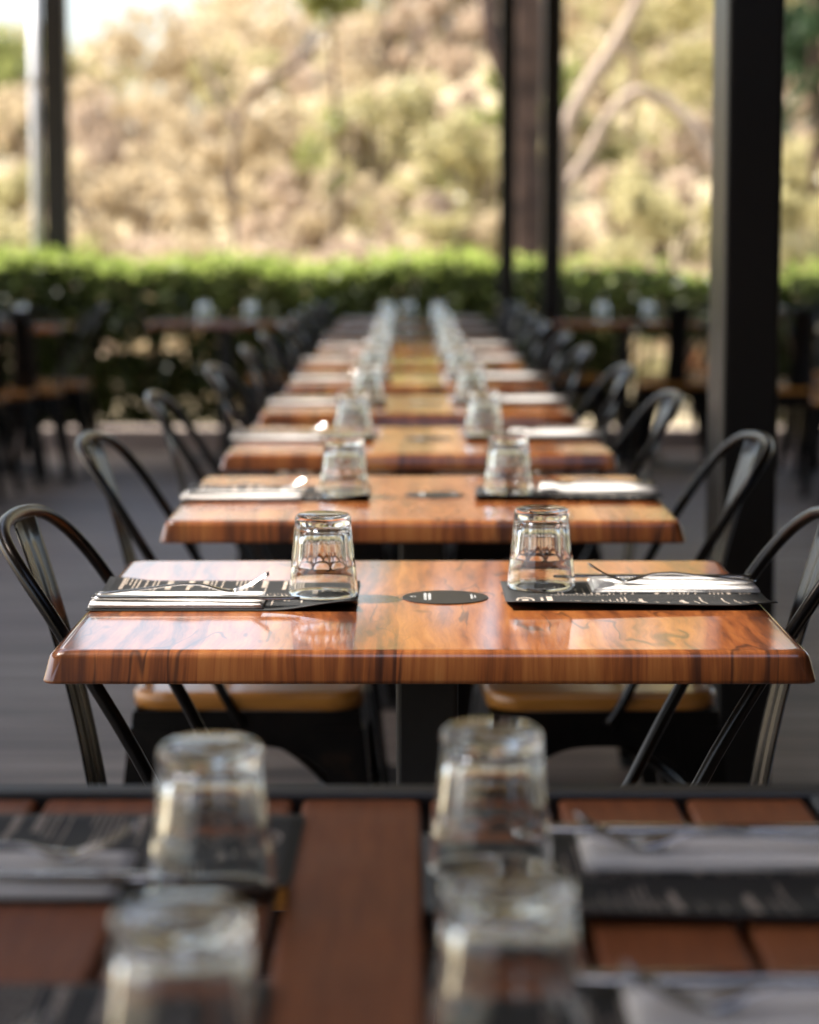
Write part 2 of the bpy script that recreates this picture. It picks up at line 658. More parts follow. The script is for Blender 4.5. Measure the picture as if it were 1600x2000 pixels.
BK = {}
for kk, nm in enumerate(('tan', 'pinkish', 'olive', 'green', 'dark', 'orange')):
    BK[nm] = [(bush_mesh(40 + kk * 5 + q, M[nm]), bush_stems(70 + q)) for q in range(2)]
BLAB = {'tan': ('dry_bush', 'blurred straw coloured dry bush on the sunlit slope behind the hedge', 'straw bushes on the slope'),
        'pinkish': ('dry_bush', 'blurred pinkish brown dry bush on the sunlit slope behind the hedge', 'pinkish bushes on the slope'),
        'olive': ('leafy_bush', 'blurred pale olive bush on the sunlit slope behind the hedge', 'olive bushes on the slope'),
        'green': ('leafy_bush', 'blurred mid green bush on the slope behind the hedge', 'green bushes on the slope'),
        'dark': ('leafy_bush', 'dark green bush high on the slope at the upper right', 'dark bushes on the slope'),
        'orange': ('leafy_bush', 'small orange leaved bush in the middle of the slope', 'orange bushes on the slope')}


def bush(x, y, sx, sz, kind, q, rz, own=None):
    nm, lab, gr = BLAB[kind]
    lab = own or lab
    e = empty(nm, (x, y, hill_h(x, y)), rz)
    fm, sm = BK[kind][q % 2]
    a = link('foliage', fm, e)
    b = link('stems', sm, e)
    a['kind'] = 'stuff'
    for c in (a, b):
        c.scale = (sx, sx, sz)
    tag(e, lab, 'bush', gr)


rnd = random.Random(11)
spots = []
for row, (y, n, x0, x1) in enumerate([(19.5, 12, -5.2, 5.6), (23, 14, -6.3, 7), (27, 15, -7.5, 8), (32, 16, -8.5, 9), (37, 16, -9.5, 10), (43, 16, -11, 12), (49, 14, -11, 13)]):
    for i in range(n):
        x = x0 + (x1 - x0) * (i + rnd.uniform(.15, .85)) / n
        yy = y + rnd.uniform(-2, 2)
        u = CXP + x * F / yy
        p = rnd.random()
        if u < 70:
            kind = 'green' if p < .6 else 'olive'
        elif u < 620:
            kind = 'tan' if p < .48 else 'pinkish' if p < .80 else 'olive' if p < .97 else 'green'
        elif u < 960:
            kind = 'tan' if p < .40 else 'pinkish' if p < .72 else 'olive' if p < .94 else 'green'
        elif u < 1420:
            kind = 'tan' if p < .38 else 'pinkish' if p < .62 else 'olive' if p < .96 else 'green'
        else:
            kind = 'dark' if (p < .35 and row > 3) else 'olive' if p < .6 else 'pinkish'
        s = rnd.uniform(.65, 1.15) * (1 + .09 * row)
        bush(x, yy, s, s * rnd.uniform(.8, 1.3), kind, i, rnd.random() * 6.28)
for (u, v, dist, kind, s, own) in [(535, 235, 38, 'orange', .42, 'small orange bush left of centre, leftmost orange spot on the slope'), (588, 310, 33, 'orange', .3, 'lowest small orange bush left of centre on the slope'),
                                   (690, 215, 38, 'orange', .35, 'small orange bush nearest the top centre of the slope'), (850, 150, 45, 'tan', 1.7, 'wide straw coloured bush high on the slope left of the big trunk'), (905, 120, 47, 'olive', 1.6, 'olive bush high on the slope touching the big trunk'), (790, 170, 42, 'pinkish', 1.3, 'pinkish bush high on the slope near the middle of the picture'),
                                   (1350, 500, 19, 'orange', .25, 'small orange bush just above the hedge left of the thick post')]:
    p = at(u, v, dist)
    bush(p.x, p.y, s, s * 1.1, kind, 0, 1.0, own)


for i in range(22):                     # the brush goes on beyond both sides of the view
    sgn = 1 if i % 2 else -1
    yy = rnd.uniform(22, 50)
    x = sgn * (yy * .20 + 1.2 + rnd.uniform(0, 9))
    s_ = rnd.uniform(1.2, 2.0)
    bush(x, yy, s_, s_ * rnd.uniform(.8, 1.2), ('tan', 'olive', 'pinkish', 'olive')[i % 4], i, rnd.random() * 6.28)


def tree(name, label, paths, crowns, leafmat, bark, leaf=.13, seed=1, group=None):
    base = paths[0][0][0]
    e = empty(name, (base[0], base[1], base[2]))
    o0 = Vector(base)
    for i, (pts, rad) in enumerate(paths):
        sp = spline(pts, 5)
        rr = np.interp(np.linspace(0, 1, len(sp)), np.linspace(0, 1, len(rad)), rad)
        rn = random.Random(seed * 9 + i)
        m = MB().tube([Vector(p) - o0 for p in sp], [r * rn.uniform(.9, 1.1) for r in rr], 12)
        m.build('trunk' if i == 0 else 'limb', bark, e)
    if crowns:
        cl = [(c[0] - o0.x, c[1] - o0.y, c[2] - o0.z) + tuple(c[3:]) for c in crowns]
        o = link('crown', leaf_mesh('crown', cl, leaf, leafmat, seed, .1, .55), e)
        o['kind'] = 'stuff'
    tag(e, label, 'tree', group)
    return e


def gnd(u, dist):
    x = (u - CXP) / F * dist
    return (x, dist, hill_h(x, dist) - .1)


def crown_cloud(cx, cy, cz, rx, ry, rz, k, n, seed, cs=.9):
    rr = random.Random(seed)
    out = []
    for i in range(k):
        a, b = rr.random() * 6.28, rr.uniform(-1, 1)
        r = rr.random() ** .45
        q = math.sqrt(1 - b * b)
        s = cs * rr.uniform(.6, 1.25)
        out.append((cx + rx * r * q * math.cos(a), cy + ry * r * q * math.sin(a), cz + rz * r * b, s, s, s * .7, n))
    return out


# big dark trunk behind the pair of posts
B = gnd(1020, 19)
tree('gum_tree', 'big gum tree with thick dark brown trunk behind the pair of posts',
     [([B, at(1022, 470, 19), at(1018, 250, 19), at(1022, 40, 19), at(1026, -250, 19), at(1000, -600, 19.4)], [.26, .19, .17, .165, .15, .11]),
      ([at(1015, 200, 19.05), at(966, 90, 19.1), at(940, -60, 19.3), at(860, -330, 19.6)], [.09, .085, .07, .04]),
      ([at(1020, -200, 19), at(1120, -420, 19.3), at(1260, -700, 19.8)], [.14, .10, .05])],
     crown_cloud(1.6, 19.6, 5.6, 2.6, 1.8, 1.3, 34, 130, 2) + crown_cloud(.2, 19.8, 4.6, .8, .8, .8, 7, 110, 3, .5), M['olive'], M['bark_dark'], .13, 2)
# pale leaning gum on the right
B = gnd(1085, 23)
tree('leaning_gum_tree', 'pale pinkish gum tree with leaning and arching limbs right of the posts',
     [([B, at(1092, 430, 23), at(1100, 280, 23), at(1140, 180, 23), at(1212, 70, 23), at(1270, -60, 23), at(1330, -260, 23.4)], [.10, .085, .08, .078, .075, .06, .035]),
      ([at(1096, 380, 23.1), at(1150, 300, 23.2), at(1190, 225, 23.2), at(1245, 180, 23.2), at(1305, 202, 23.2), at(1362, 256, 23.1), at(1400, 340, 23.0)], [.06, .058, .058, .058, .062, .055, .02]),
      ([at(1200, 90, 23), at(1235, 110, 23.2), at(1238, 180, 23.4), at(1225, 260, 23.5)], [.05, .05, .045, .03])],
     crown_cloud(3.0, 24.2, 4.3, 1.7, 1.2, .9, 16, 110, 5, .6) + crown_cloud(2.8, 24.6, 2.7, 1.0, .6, .9, 7, 80, 6, .45), M['olive'], M['bark_pale'], .12, 5)
# sapling with a bare sloping limb, left of centre
B = gnd(470, 27)
tree('bare_limbed_tree', 'slender pale tree with a bare sloping limb left of centre',
     [([B, at(455, 330, 27), at(480, 200, 27), at(540, 150, 27), at(596, 108, 27), at(650, 40, 27.3)], [.04, .035, .035, .06, .06, .02]),
      ([at(470, 260, 27), at(420, 170, 27.2), at(380, 90, 27.5), at(350, 20, 27.8)], [.04, .04, .035, .02])],
     crown_cloud(-1.7, 27.8, 3.6, 1.5, .7, .6, 7, 70, 8, .4), M['tan'], M['twig'], .11, 8)
# dark clump top centre
p = at(635, 25, 26)
B = gnd(650, 26)
tree('small_evergreen', 'small tree with a dark green tuft at top centre',
     [([B, at(660, 300, 26), at(650, 120, 26), at(640, -30, 26)], [.035, .03, .025, .02])],
     crown_cloud(p.x, p.y, p.z + .25, .35, .3, .30, 9, 70, 9, .26) + crown_cloud(at(632, 290, 26).x, 26, at(632, 290, 26).z, .3, .3, .5, 8, 14, 10, .2), M['green'], M['bark_dark'], .11, 9)
# dark evergreen at the right edge
p = at(1590, 130, 30)
B = gnd(1600, 30)
tree('dark_evergreen', 'dark green evergreen tree at the right edge beyond the thick post',
     [([B, at(1598, 300, 30), at(1595, 100, 30), at(1590, -200, 30)], [.14, .12, .10, .05])],
     crown_cloud(p.x + .25, p.y, p.z + .35, .75, .8, 1.3, 16, 110, 12, .5), M['dark'], M['bark_dark'], .13, 12)
# crest trees carrying the skyline: scattered along the top, open towards the left
rnd = random.Random(21)
for i, (u, dist, h, km) in enumerate([(150, 50, 2.3, 'olive'), (330, 47, 2.6, 'tan'), (480, 52, 3.0, 'tan'), (760, 46, 5.5, 'olive'), (900, 50, 8.0, 'green'),
                                      (1130, 47, 7.0, 'olive'), (1300, 52, 8.5, 'olive'), (1480, 48, 8.0, 'green'), (1640, 51, 8.5, 'green'), (20, 46, 1.9, 'green')]):
    B = Vector(gnd(u, dist))
    T = B + Vector((rnd.uniform(-.5, .5), 0, h * .75))
    tree('crest_tree', ['low olive tree on the skyline beside the upper left post', 'rounded olive tree on the skyline left of centre', 'straw coloured tree on the skyline nearest the middle left',
                        'tall olive tree on the crest just left of the big trunk', 'tall green tree on the crest behind the big trunk', 'olive crest tree just right of the pair of posts',
                        'olive crest tree midway between pair of posts and thick post', 'green crest tree hidden mostly by the thick post', 'green crest tree at the far right edge', 'green tree on the skyline at the left edge'][i],
         [([B, B + (T - B) * .5 + Vector((.15, 0, 0)), T], [.16, .12, .06])],
         crown_cloud(T.x, T.y, T.z, 1.2 + h * .16, 1.2, h * .32, 12 + int(h * 1.6), 110, 30 + i, .8), M[km], M['bark_pale'], .2, 30 + i, 'trees along the crest of the slope')

# ------------------------------------------------------------------ wooden pedestal tables
def top_mesh(W, D, t=.032):
    m = MB()
    hx, hy = W / 2, D / 2
    loops = [rrect(hx - .010, hy - .010, .008, -t, 5), rrect(hx - .0025, hy - .0025, .010, -t, 5), rrect(hx - .0004, hy - .0004, .012, -t + .0010, 5), rrect(hx, hy, .012, -t + .0025, 5), rrect(hx - .0004, hy - .0004, .012, -t + .0042, 5)]
    for zz, ins in ((-.0075, .0052), (-.0055, .0060), (-.0034, .0074), (-.0016, .0094), (-.0005, .0120), (0, .0150), (0, .0185)):
        loops.append(rrect(hx - ins, hy - ins, .014, zz, 5))
    m.loft(loops, True, True)
    return m.mesh('tabletop', M['wood'])


TOP = top_mesh(.768, .667)


def pedestal_table():
    e = empty('pedestal_table')
    o = link('tabletop', TOP, e)
    o.location.z = .75
    MB().loft([rrect(.20, .035, .004, z, 2) for z in (.710, .7185)]).build('mounting_bar', M['black'], e)
    MB().loft([rrect(.035, .035, .006, z, 3) for z in (.018, .7095)]).build('column', M['black'], e)
    MB().loft([rrect(.21, .20, .02, .001, 4), rrect(.21, .20, .02, .012, 4), rrect(.20, .19, .02, .0175, 4)]).build('base_plate', M['black'], e)
    return e


# round sticker in the middle of the table
dm = MB()
dm.loft([[(r * math.cos(R(6 * q)), r * math.sin(R(6 * q)), z) for q in range(60)] for r, z in ((.049, .0004), (.049, .0011), (.0485, .0013))])
DISC = dm.mesh('sticker', M['disc'])
pm = MB()
pr = random.Random(4)


def bar(m, x0, x1, y0, y1, zf):
    n = max(1, int(abs(y1 - y0) / .02))
    for i in range(n):
        a, b = y0 + (y1 - y0) * i / n, y0 + (y1 - y0) * (i + 1) / n
        m.add([(x0, a, zf(x0, a)), (x1, a, zf(x1, a)), (x1, b, zf(x1, b)), (x0, b, zf(x0, b))], [(0, 1, 2, 3)])


zf0 = lambda x, y: .0017
for x0, hgt, ya, yb in ((-.0245, .0032, -.024, .024), (-.0195, .0032, -.024, .024), (.029, .0022, -.016, .016), (.033, .0016, -.010, .010)):
    y = ya
    while y < yb:
        L = pr.uniform(.0022, .0042)
        bar(pm, x0, x0 + hgt, y, min(y + L, yb), zf0)
        y += L + .0011
for q in range(14):
    a, b = R(q * 360 / 14), R((q + 1) * 360 / 14)
    pm.add([(-.0365 + r * math.cos(t), r * 1.0 * math.sin(t), .0017) for r, t in ((.0035, a), (.0035, b), (.0024, b), (.0024, a))], [(0, 1, 2, 3)])
DPRINT = pm.mesh('sticker_print', M['ink2'])


def sticker(loc, label, group):
    o = link('table_sticker', DISC, None, loc)
    link('print', DPRINT, o)['kind'] = 'stuff'
    tag(o, label, 'sticker', group)


# ------------------------------------------------------------------ tumblers (standing upside down)
def tumbler_mesh():
    n, seg = 11, 176
    m = MB()
    loops = []
    H = .095

    def outer(z):
        return .0402 - (.0402 - .0322) * (z / .088) if z < .088 else .0322
    zs = [0.0006, .002, .006, .014, .022, .028, .032, .035, .038, .041, .044, .048, .054, .060, .066, .072, .077, .081, .084, .0865, .089, .0915, .0935, .0946, .095]
    for z in zs:
        l = []
        for q in range(seg):
            t = 2 * math.pi * q / seg
            r = outer(z)
            if z < .002:
                r -= .0008
            if z > .0885:
                u = (z - .0885) / .0065
                r = .0322 - .0060 * (1 - math.sqrt(max(0, 1 - u * u)))
            ph = (t * n / (2 * math.pi)) % 1.0 - .5
            zb = .0385 + .0022 * (1 - (2 * ph) ** 2)
            k = smooth(zb - .0035, zb + .002, z) * (1 - smooth(.082, .0865, z))
            r = r - k * (.0003 + .0018 * (1 - abs(2 * ph) ** 2.8))
            l.append((r * math.cos(t), r * math.sin(t), z))
        loops.append(l)
    m.loft(loops, False, True)
    o1 = len(m.v) - seg
    m.add([(0, 0, H)], [])
    c = len(m.v) - 1
    for q in range(seg):
        m.f.append((o1 + q, o1 + (q + 1) % seg, c))
        m.s.append(True)
    # inside
    inner = []
    for z, r in ((.0006, .0380), (.0020, .0374), (.010, .0367), (.020, .0358), (.030, .0345), (.038, .0328), (.050, .0304), (.062, .0291), (.072, .0274), (.077, .0250), (.0800, .020), (.0815, .013), (.0818, .004)):
        inner.append([(r * math.cos(2 * math.pi * q / seg), r * math.sin(2 * math.pi * q / seg), z) for q in reversed(range(seg))])
    o2 = len(m.v)
    m.loft(inner, False, True)
    o3 = len(m.v) - seg
    m.add([(0, 0, .0818)], [])
    c = len(m.v) - 1
    for q in range(seg):
        m.f.append((o3 + q, o3 + (q + 1) % seg, c))
        m.s.append(True)
    # rim
    for q in range(seg):
        a, b = q, (q + 1) % seg
        ia, ib = seg - 1 - a, seg - 1 - b
        m.f.append((b, a, o2 + ia, o2 + ib))
        m.s.append(True)
    return m.mesh('tumbler', M['glass'])


TUMBLER = tumbler_mesh()


def tumbler(x, y, z, label, group='upturned tumblers', rz=None):
    o = link('tumbler', TUMBLER, None, (x, y, z), rz if rz is not None else random.Random(x * 77 + y).random() * 6)
    tag(o, label, 'glass', group)
    return o


# ------------------------------------------------------------------ placemat menus
def matz(variant):
    if variant == 0:
        def f(x, y):
            return .0016 + .011 * smooth(.05, .15, x) * smooth(.055, .105, -y) + .005 * smooth(.09, .148, -x) * smooth(.0, .1, y) + .0015 * smooth(.06, .105, y)
    else:
        def f(x, y):
            return .0016 + .0085 * smooth(.045, .105, y) * (.55 + .45 * smooth(-.1, .12, x)) + .003 * smooth(.1, .148, -x) * smooth(.02, .1, y)
    return f


def mat_mesh(variant):
    f = matz(variant)
    m = MB()
    nx_, ny_ = 30, 20
    for t in (0, -.0009):
        v = [(-.1485 + .297 * i / nx_, -.105 + .21 * j / ny_, f(-.1485 + .297 * i / nx_, -.105 + .21 * j / ny_) + t) for j in range(ny_ + 1) for i in range(nx_ + 1)]
        q = [(j * (nx_ + 1) + i, j * (nx_ + 1) + i + 1, (j + 1) * (nx_ + 1) + i + 1, (j + 1) * (nx_ + 1) + i) for j in range(ny_) for i in range(nx_)]
        m.add(v, q if t == 0 else [x[::-1] for x in q], True)
    n1 = (nx_ + 1) * (ny_ + 1)
    ring = [i for i in range(nx_ + 1)] + [j * (nx_ + 1) + nx_ for j in range(1, ny_ + 1)] + [ny_ * (nx_ + 1) + i for i in range(nx_ - 1, -1, -1)] + [j * (nx_ + 1) for j in range(ny_ - 1, 0, -1)]
    for a, b in zip(ring, ring[1:] + ring[:1]):
        m.f.append((a, a + n1, b + n1, b))
        m.s.append(False)
    return m.mesh('placemat', M['mat'])


def print_mesh(variant, seed):
    f0 = matz(variant)
    f = lambda x, y: f0(x, y) + .0005
    m = MB()
    rr = random.Random(seed)

    def line(x, h, y0, length, word=(.004, .012)):
        y = y0
        while y > y0 - length:
            L = rr.uniform(*word)
            bar(m, x, x + h, y, max(y - L, y0 - length), f)
            y -= L + .0022
    cols = [(.098, .085), (.000, .085)]
    for cy, cw in cols:
        x = .085
        while x > -.135:
            r = rr.random()
            if r < .17:
                line(x, .0044, cy, cw * rr.uniform(.45, .75), (.006, .014))
                x -= .012
            elif r < .28:
                x -= .008
            else:
                line(x, .0017, cy, cw * rr.uniform(.25, .95))
                x -= rr.choice((.0048, .0048, .0085))
    # title block, badge and dotted rule at the table-centre end
    line(.095, .0065, .078, .062, (.008, .016))
    line(.1055, .003, .068, .042)
    for q in range(24):
        a, b = R(q * 15), R(q * 15 + 15)
        for ro, ri in ((1.0, .78),):
            m.add([(.126 + .0105 * r * math.cos(t), .045 + .021 * r * math.sin(t), f(.126 + .0105 * r * math.cos(t), .045 + .021 * r * math.sin(t))) for r, t in ((ro, a), (ro, b), (ri, b), (ri, a))], [(0, 1, 2, 3)])
    bar(m, .1225, .1300, .037, .055, f)
    for q in range(16):
        bar(m, .03 + q * .0042, .032 + q * .0042, .006, .0085, f)
    return m.mesh('menu_print', M['ink'])


MATS = [mat_mesh(0), mat_mesh(1)]
PRINTS = [print_mesh(0, 3), print_mesh(1, 8)]


def placemat(x, y, z, rz, variant, label):
    o = link('placemat_menu', MATS[variant], None, (x, y, z), rz)
    link('menu_print', PRINTS[variant], o)['kind'] = 'stuff'
    tag(o, label, 'placemat', 'black menu placemats')
    return o


# ------------------------------------------------------------------ napkins and cutlery
def napkin_mesh(seed):
    m = MB()
    rr = random.Random(seed)
    for (x0, x1, y0, y1, z0, z1) in ((-.096, .096, -.046, .046, 0, .0026), (-.0945, .0945, -.0472, .0448, .0024, .0052)):
        nx_ = 20
        loops = []
        for i in range(nx_ + 1):
            t = i / nx_
            x = x0 + (x1 - x0) * t
            e = .0009 * math.sin(t * 6 + seed + z0 * 900)
            lift = (.0012 * math.sin(t * 4.2 + seed) + .0005 * math.sin(t * 11 + seed)) * (z0 > 0)
            ya, yb = y0 + e, y1 + e
            l = [(ya, z0 + .0004), (ya - .0006, (z0 + z1) / 2), (ya, z1 - .0004), (ya + .0012, z1 + lift * .2)]
            l += [(ya + (yb - ya) * k / 8, z1 + lift * math.sin(math.pi * k / 8) + .0003 * math.sin(k * 2.1 + t * 9)) for k in range(1, 8)]
            l += [(yb - .0012, z1), (yb, z1 - .0004), (yb, z0 + .0004), (yb - .001, z0), (ya + .001, z0)]
            loops.append([(x + .0006 * math.sin(yy * 90 + seed), yy, zz) for yy, zz in l])
        m.loft(loops, True, True)
    return m.mesh('napkin', M['napkin'])


NAPS = [napkin_mesh(1), napkin_mesh(4)]


def ribbon(m, prof, th):
    """prof: list of (x, halfwidth_y, z[, ycentre]); closed thin strip with rounded section"""
    loops = []
    for p in prof:
        x, hw, z = p[:3]
        yc = p[3] if len(p) > 3 else 0
        l = []
        for k in range(8):
            a = 2 * math.pi * k / 8 + math.pi / 8
            l.append((x, yc + hw * 1.06 * math.cos(a), z + th * math.sin(a)))
        loops.append(l)
    m.loft(loops, True, True)


def fork_mesh():
    m = MB()

    def z(t):
        pts = [(0, .0016), (.25, .0065), (.5, .0125), (.62, .0115), (.72, .0055), (.80, .0035), (.90, .011), (1.0, .024)]
        return float(np.interp(t, [a for a, b in pts], [b for a, b in pts]))
    L = .196
    pr_ = []
    for i in range(29):
        t = .80 * i / 28
        hw = float(np.interp(t, [0, .03, .15, .35, .6, .68, .74, .80], [.004, .0085, .008, .005, .0035, .006, .0115, .0125]))
        zz = (z(t - .02) + z(t) * 2 + z(t + .02)) / 4
        pr_.append((-L / 2 + L * t, hw, zz))
    ribbon(m, pr_, .0013)
    for q in range(4):
        yc = -.0095 + q * .0063
        ribbon(m, [(-L / 2 + L * t, float(np.interp(t, [.79, .97, 1], [.0024, .0017, .0006])), (z(t - .02) + z(t) * 2 + z(min(1, t + .02))) / 4, yc) for t in [.79 + .021 * k for k in range(11)]], .0011)
    return m.mesh('fork', M['steel'])


def knife_mesh():
    m = MB()
    L = .232
    ribbon(m, [(-L / 2 + L * t, float(np.interp(t, [0, .02, .1, .42, .47, .52, .6, .85, .96, 1], [.003, .0085, .0092, .0070, .0055, .0068, .0090, .0098, .0065, .001])), .0035) for t in [k / 40 for k in range(41)]], .0019)
    return m.mesh('knife', M['steel'])


FORK, KNIFE = fork_mesh(), knife_mesh()


def place(cx, cy, side, where, jit=0.0, seed=0, glass=None, zt=.75, napw=None, full=True):
    """one setting: mat, napkin, fork, knife, tumbler. side -1 = diner on the left, +1 = diner on the right"""
    rr = random.Random(seed)
    rz = (0 if side < 0 else math.pi) + rr.uniform(-1, 1) * jit
    c, s = math.cos(rz), math.sin(rz)

    def P(x, y):
        return cx + c * x - s * y, cy + s * x + c * y
    placemat(cx, cy, zt, rz, 0 if side < 0 else 1, 'black menu placemat ' + where)
    x, y = P(-.051 + rr.uniform(-1, 1) * jit * .1, -.053)
    nz = zt + .0022
    n = link('napkin', NAPS[0 if side < 0 else 1], None, (x, y, nz), rz + rr.uniform(-.5, .5) * jit)
    tag(n, 'folded white napkin ' + where, 'napkin', 'folded white napkins')
    x, y = P(-.049, -.040)
    f = link('fork', FORK, None, (x, y, nz + .0064), rz + R(4))
    tag(f, 'steel fork ' + where, 'fork', 'steel forks')
    x, y = P(-.030, -.080)
    kn = link('knife', KNIFE, None, (x, y, nz + .0058), rz + R(-1))
    tag(kn, 'steel knife ' + where, 'knife', 'steel knives')
    gx, gy = glass if glass else P(.107 + rr.uniform(-.006, .006), -.02 + rr.uniform(-.012, .012))
    tumbler(gx, gy, zt + .0022, 'upturned clear fluted tumbler ' + where)


# ------------------------------------------------------------------ bent-steel chairs with wooden seats
def chair():
    e = empty('metal_chair')
    m = MB()
    h = .182
    m.loft([rrect(h - .006, h - .006, .05, .4265, 6), rrect(h, h, .055, .430, 6), rrect(h, h, .055, .449, 6), rrect(h - .003, h - .003, .054, .4535, 6), rrect(h - .009, h - .009, .05, .4555, 6)], True, True)
    m.build('seat', M['seat'], e)
    # pressed skirt with arched lower edge on each side
    for q in range(4):
        m = MB()
        ang = R(90 * q)
        ca, sa = math.cos(ang), math.sin(ang)
        outer, inner = [], []
        N_ = 22
        for i in range(N_ + 1):
            t = -1 + 2 * i / N_
            zl = .372 - .150 * abs(t) ** 3.0
            row_o, row_i = [], []
            for z in (.426, .40, (.40 + zl) / 2, zl):
                half = .178 + (.426 - z) * .105
                yy = t * half
                for rw, off in ((row_o, 0), (row_i, .002)):
                    X, Y = half - off, yy * (1 if off == 0 else .985)
                    rw.append((X * ca - Y * sa, X * sa + Y * ca, z))
            outer.append(row_o)
            inner.append(row_i)
        loops = [o_ + i_[::-1] for o_, i_ in zip(outer, inner)]
        m.loft(loops, True, False)
        m.build('skirt', M['metal'], e)
    # flared folded legs
    for sx in (-1, 1):
        for sy in (-1, 1):
            m = MB()
            loops = []
            for z, wdt in ((.40, .070), (.30, .066), (.22, .056), (.10, .040), (.006, .031)):
                kx = .1805 + (.426 - z) * .105
                t = .003
                p = [(kx, kx), (kx - wdt, kx), (kx - wdt, kx - t), (kx - t - .004, kx - t), (kx - t, kx - t - .004), (kx - t, kx - wdt), (kx, kx - wdt)]
                l = [(sx * a, sy * b, z) for a, b in p]
                loops.append(l if sx * sy > 0 else l[::-1])
            m.loft(loops, True, False)
            lg = m.build('leg', M['metal'], e)
            kx = .1805 + .42 * .105 - .016
            MB().loft([rrect(.018, .018, .006, z, 2, sx * kx, sy * kx) for z in (.0005, .012)]).build('foot', M['rubber'], lg)
    # crossed arched braces under the seat
    for s in (-1, 1):
        pts = [(t * .19, s * t * .19, .352 - .125 * abs(t) ** 2.2 + (.004 if s > 0 else -.004)) for t in [-1 + k / 8 for k in range(17)]]
        MB().tube(pts, [.011] * 17, 8, .45, (0, 0, 1)).build('brace', M['metal'], e)
    # back hoop
    half = [(-.005, -.186, .405), (-.035, -.187, .455), (-.11, -.187, .605), (-.188, -.183, .735), (-.230, -.168, .795), (-.257, -.132, .826), (-.270, -.075, .837), (-.274, 0, .840)]
    pts = half + [(x, -y, z) for x, y, z in reversed(half[:-1])]
    MB().tube(spline(pts, 4), .0080, 12).build('back_hoop', M['metal'], e)
    # central splat with pressed ribs
    m = MB()
    loops = []
    for i in range(15):
        t = i / 14
        z = .425 + t * .408
        x = -.176 - .092 * t - .012 * math.sin(t * math.pi) * -1
        w_ = .062 - .012 * math.sin(t * math.pi * .9)
        front, back = [], []
        for q in range(25):
            s = -1 + q / 12
            rib = .0035 * (math.exp(-((s - .42) / .13) ** 2) + math.exp(-((s + .42) / .13) ** 2) + .9 * math.exp(-(s / .13) ** 2)) * smooth(.02, .12, t) * smooth(.98, .85, t) if .02 < t < .98 else 0
            curve = .010 * s * s
            front.append((x + curve + rib, s * w_, z))
            back.append((x + curve + rib - .002, s * w_, z))
        loops.append(front + back[::-1])
    m.loft(loops, True, True)
    m.build('splat', M['metal'], e)
    return e


CH = [None]


def put_chair(x, y, rz, label, group='metal chairs with wooden seats'):
    if CH[0] is None:
        CH[0] = chair()
        o = CH[0]
    else:
        o = copy_tree(CH[0])
    o.location = (x, y, 0)
    o.rotation_euler.z = rz
    tag(o, label, 'chair', group)
    return o


# ------------------------------------------------------------------ the long row
ORD = ['front', 'second', 'third', 'fourth', 'fifth', 'sixth', 'seventh', 'eighth', 'ninth', 'last']
cl_x = [-.182, -.250, -.265, -.235, -.225, -.24, -.23, -.235, -.24, -.23]
cr_x = [.226, .300, .285, .29, .27, .285, .275, .285, .28, .28]
table0 = None
for i, ty in enumerate(TY):
    nm = ORD[i]
    wt = f'{nm} table of the long row'
    if table0 is None:
        table0 = pedestal_table()
        t = table0
    else:
        t = copy_tree(table0)
    rr = random.Random(50 + i)
    jx = 0 if i < 3 else rr.uniform(-.008, .008)
    t.location = (TX + jx, ty, 0)
    tag(t, ['glossy orange-brown wooden table in sharp focus, front of the long row', 'second glossy wooden table of the long row, just behind the sharp one'][i] if i < 2
        else f'glossy orange-brown wooden table, {nm} of the long row counted from the camera', 'table', 'wooden tables in the long row')
    g1 = {0: ((-.097, 2.540), (.155, 2.601)), 1: ((-.103, 3.58), (.161, 3.617)), 2: ((-.115, 4.687), (.158, 4.725))}.get(i)
    yc = ty + .022 + (0 if i == 0 else rr.uniform(-.01, .03))
    place(-.206 + jx + (0 if i == 0 else rr.uniform(-.012, .004)), yc, -1, f'on the left of the {wt}', 0 if i == 0 else .05, 100 + i, g1[0] if g1 else (-.108 + rr.uniform(-.008, .008), ty + .04 + rr.uniform(-.03, .04)))
    place(.258 + jx + (0 if i == 0 else rr.uniform(-.004, .01)), yc + .007, 1, f'on the right of the {wt}', 0 if i == 0 else .05, 200 + i, g1[1] if g1 else (.157 + rr.uniform(-.008, .008), ty + .07 + rr.uniform(-.03, .04)))
    sticker((.042 + jx, ty + .014, .75), f'round black sticker at the middle of the {wt}', 'round table stickers')
    put_chair(cl_x[i], ty + .045 + rr.uniform(-.01, .01), R(rr.uniform(-2, 2)), f'dark metal chair at the left of the {wt}')
    put_chair(cr_x[i], ty + .045 + rr.uniform(-.01, .01), math.pi + R(rr.uniform(-2, 2)), f'dark metal chair at the right of the {wt}')

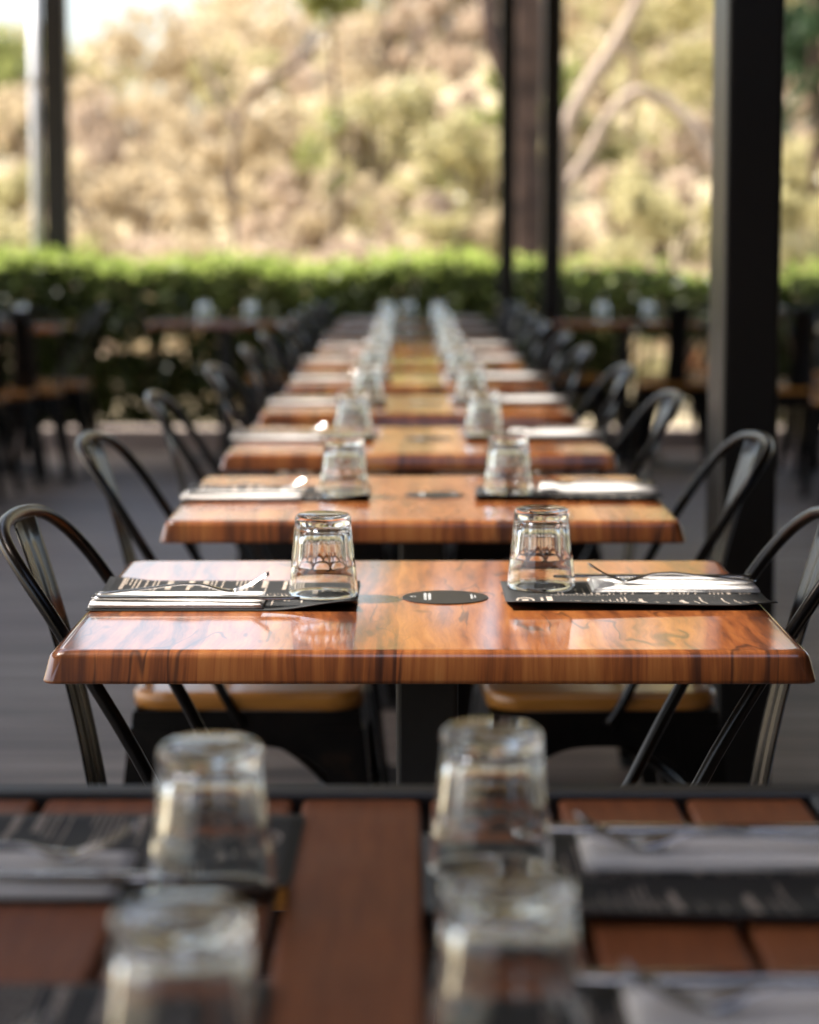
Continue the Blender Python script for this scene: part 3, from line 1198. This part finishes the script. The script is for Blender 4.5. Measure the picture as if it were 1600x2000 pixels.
# ------------------------------------------------------------------ foreground slatted table
T0 = tag(empty('slatted_table', (-.034, 1.12, 0)), 'brown slatted table with black metal rim in the blurred foreground', 'table')
PW, PX = .0927, 7
for i in range(PX):
    xc = (i - 3) * PW
    m = MB()
    hw = PW / 2 - .0038
    m.loft([[(x, y, z) for x, _, z in rrect(1, 1, 1, 0, 1)[:0]] or
            [(xc - hw, y, .734), (xc + hw, y, .734), (xc + hw, y, .7475), (xc + hw - .0015, y, .7492), (xc + hw - .004, y, .75), (xc - hw + .004, y, .75), (xc - hw + .0015, y, .7492), (xc - hw, y, .7475)]
            for y in (-.478, .478)], True, False)
    m.build('slat', M['plank'], T0)
HX, HY = PW * 3.5, .48
for (x0, x1, y0_, y1_) in ((-HX - .03, HX + .03, HY, HY + .03), (-HX - .03, HX + .03, -HY - .03, -HY), (-HX - .03, -HX, -HY, HY), (HX, HX + .03, -HY, HY)):
    m = MB()
    cx_, cy_ = (x0 + x1) / 2, (y0_ + y1_) / 2
    hx_, hy_ = (x1 - x0) / 2 - .0005, (y1_ - y0_) / 2 - .0005
    m.loft([rrect(hx_, hy_, .003, z, 2, cx_, cy_) for z in (.715, .752)] + [rrect(hx_ - .003, hy_ - .003, .003, .7545, 2, cx_, cy_)])
    m.build('rail', M['black'], T0)
for y in (-.2, .2):
    MB().box(-HX, HX, y - .02, y + .02, .716, .7335).build('cross_bar', M['black'], T0)
for sx in (-1, 1):
    for sy in (-1, 1):
        MB().loft([rrect(.02, .02, .003, z, 2, sx * (HX + .008), sy * (HY + .008)) for z in (.001, .7145)]).build('leg', M['black'], T0)

for (cx_, cy_, sd, wh, gl) in ((-.222, 1.440, -1, 'at the far left of the foreground slatted table', (-.1215, 1.355)),
                               (.158, 1.395, 1, 'at the far right of the foreground slatted table', (.0525, 1.40)),
                               (-.222, 1.075, -1, 'at the near left of the foreground slatted table', (-.105, 1.008)),
                               (.160, 1.085, 1, 'at the near right of the foreground slatted table', (.048, 1.057))):
    place(cx_, cy_, sd, wh, .015, int(cy_ * 1000), gl)

# ------------------------------------------------------------------ other tables near the hedge
EXTRA = [(-2.12, 11.55, 0, 'by the hedge far left', True), (-2.35, 9.9, 0, 'at the left picture edge', False), (-.98, 12.12, 0, 'just left of the row end', True),
         (1.16, 12.12, 0, 'just right of the row end', True), (2.42, 11.3, 0, 'far right behind the post', True)]
for i, (x, y, rz, wh, mats) in enumerate(EXTRA):
    t = copy_tree(table0)
    t.location = (x, y, 0)
    tag(t, 'dim wooden table ' + wh, 'table', 'outlying wooden tables')
    if abs(x + .98) > .01:
        put_chair(x - .30, y, R(2), 'dark metal chair on the left of the table ' + wh)
    put_chair(x + .30, y, math.pi, 'dark metal chair on the right of the table ' + wh)
    tumbler(x - .12, y + .02, .7505, 'blurred tumbler on the left of the table ' + wh)
    tumbler(x + .13, y + .05, .7505, 'blurred tumbler on the right of the table ' + wh)
tumbler(.0, 12.28, .7505, 'lone tumbler at the far middle edge of the last table')
for (x, y, a, wh) in ((-2.3, 9.3, 88, 'nearest of those at the far left edge'), (1.9, 11.2, 95, 'left of the far right table'), (-2.05, 10.25, 82, 'second nearest at the far left edge'), (-1.88, 11.05, 97, 'turned away, right of the far left table'), (2.05, 9.75, 84, 'second nearest at the far right edge'), (2.45, 9.4, 92, 'nearest of those at the far right edge'), (2.3, 12.2, 268, 'close to the hedge at the far right')):
    put_chair(x, y, R(a), 'dark metal chair ' + wh)
put_chair(1.36, 11.62, R(90), 'dark metal chair with its back to the camera, right of the row end')
put_chair(2.05, 10.4, R(80), 'dark metal chair turned away at the far right')
put_chair(-1.98, 10.85, R(95), 'dark metal chair turned away at the far left')
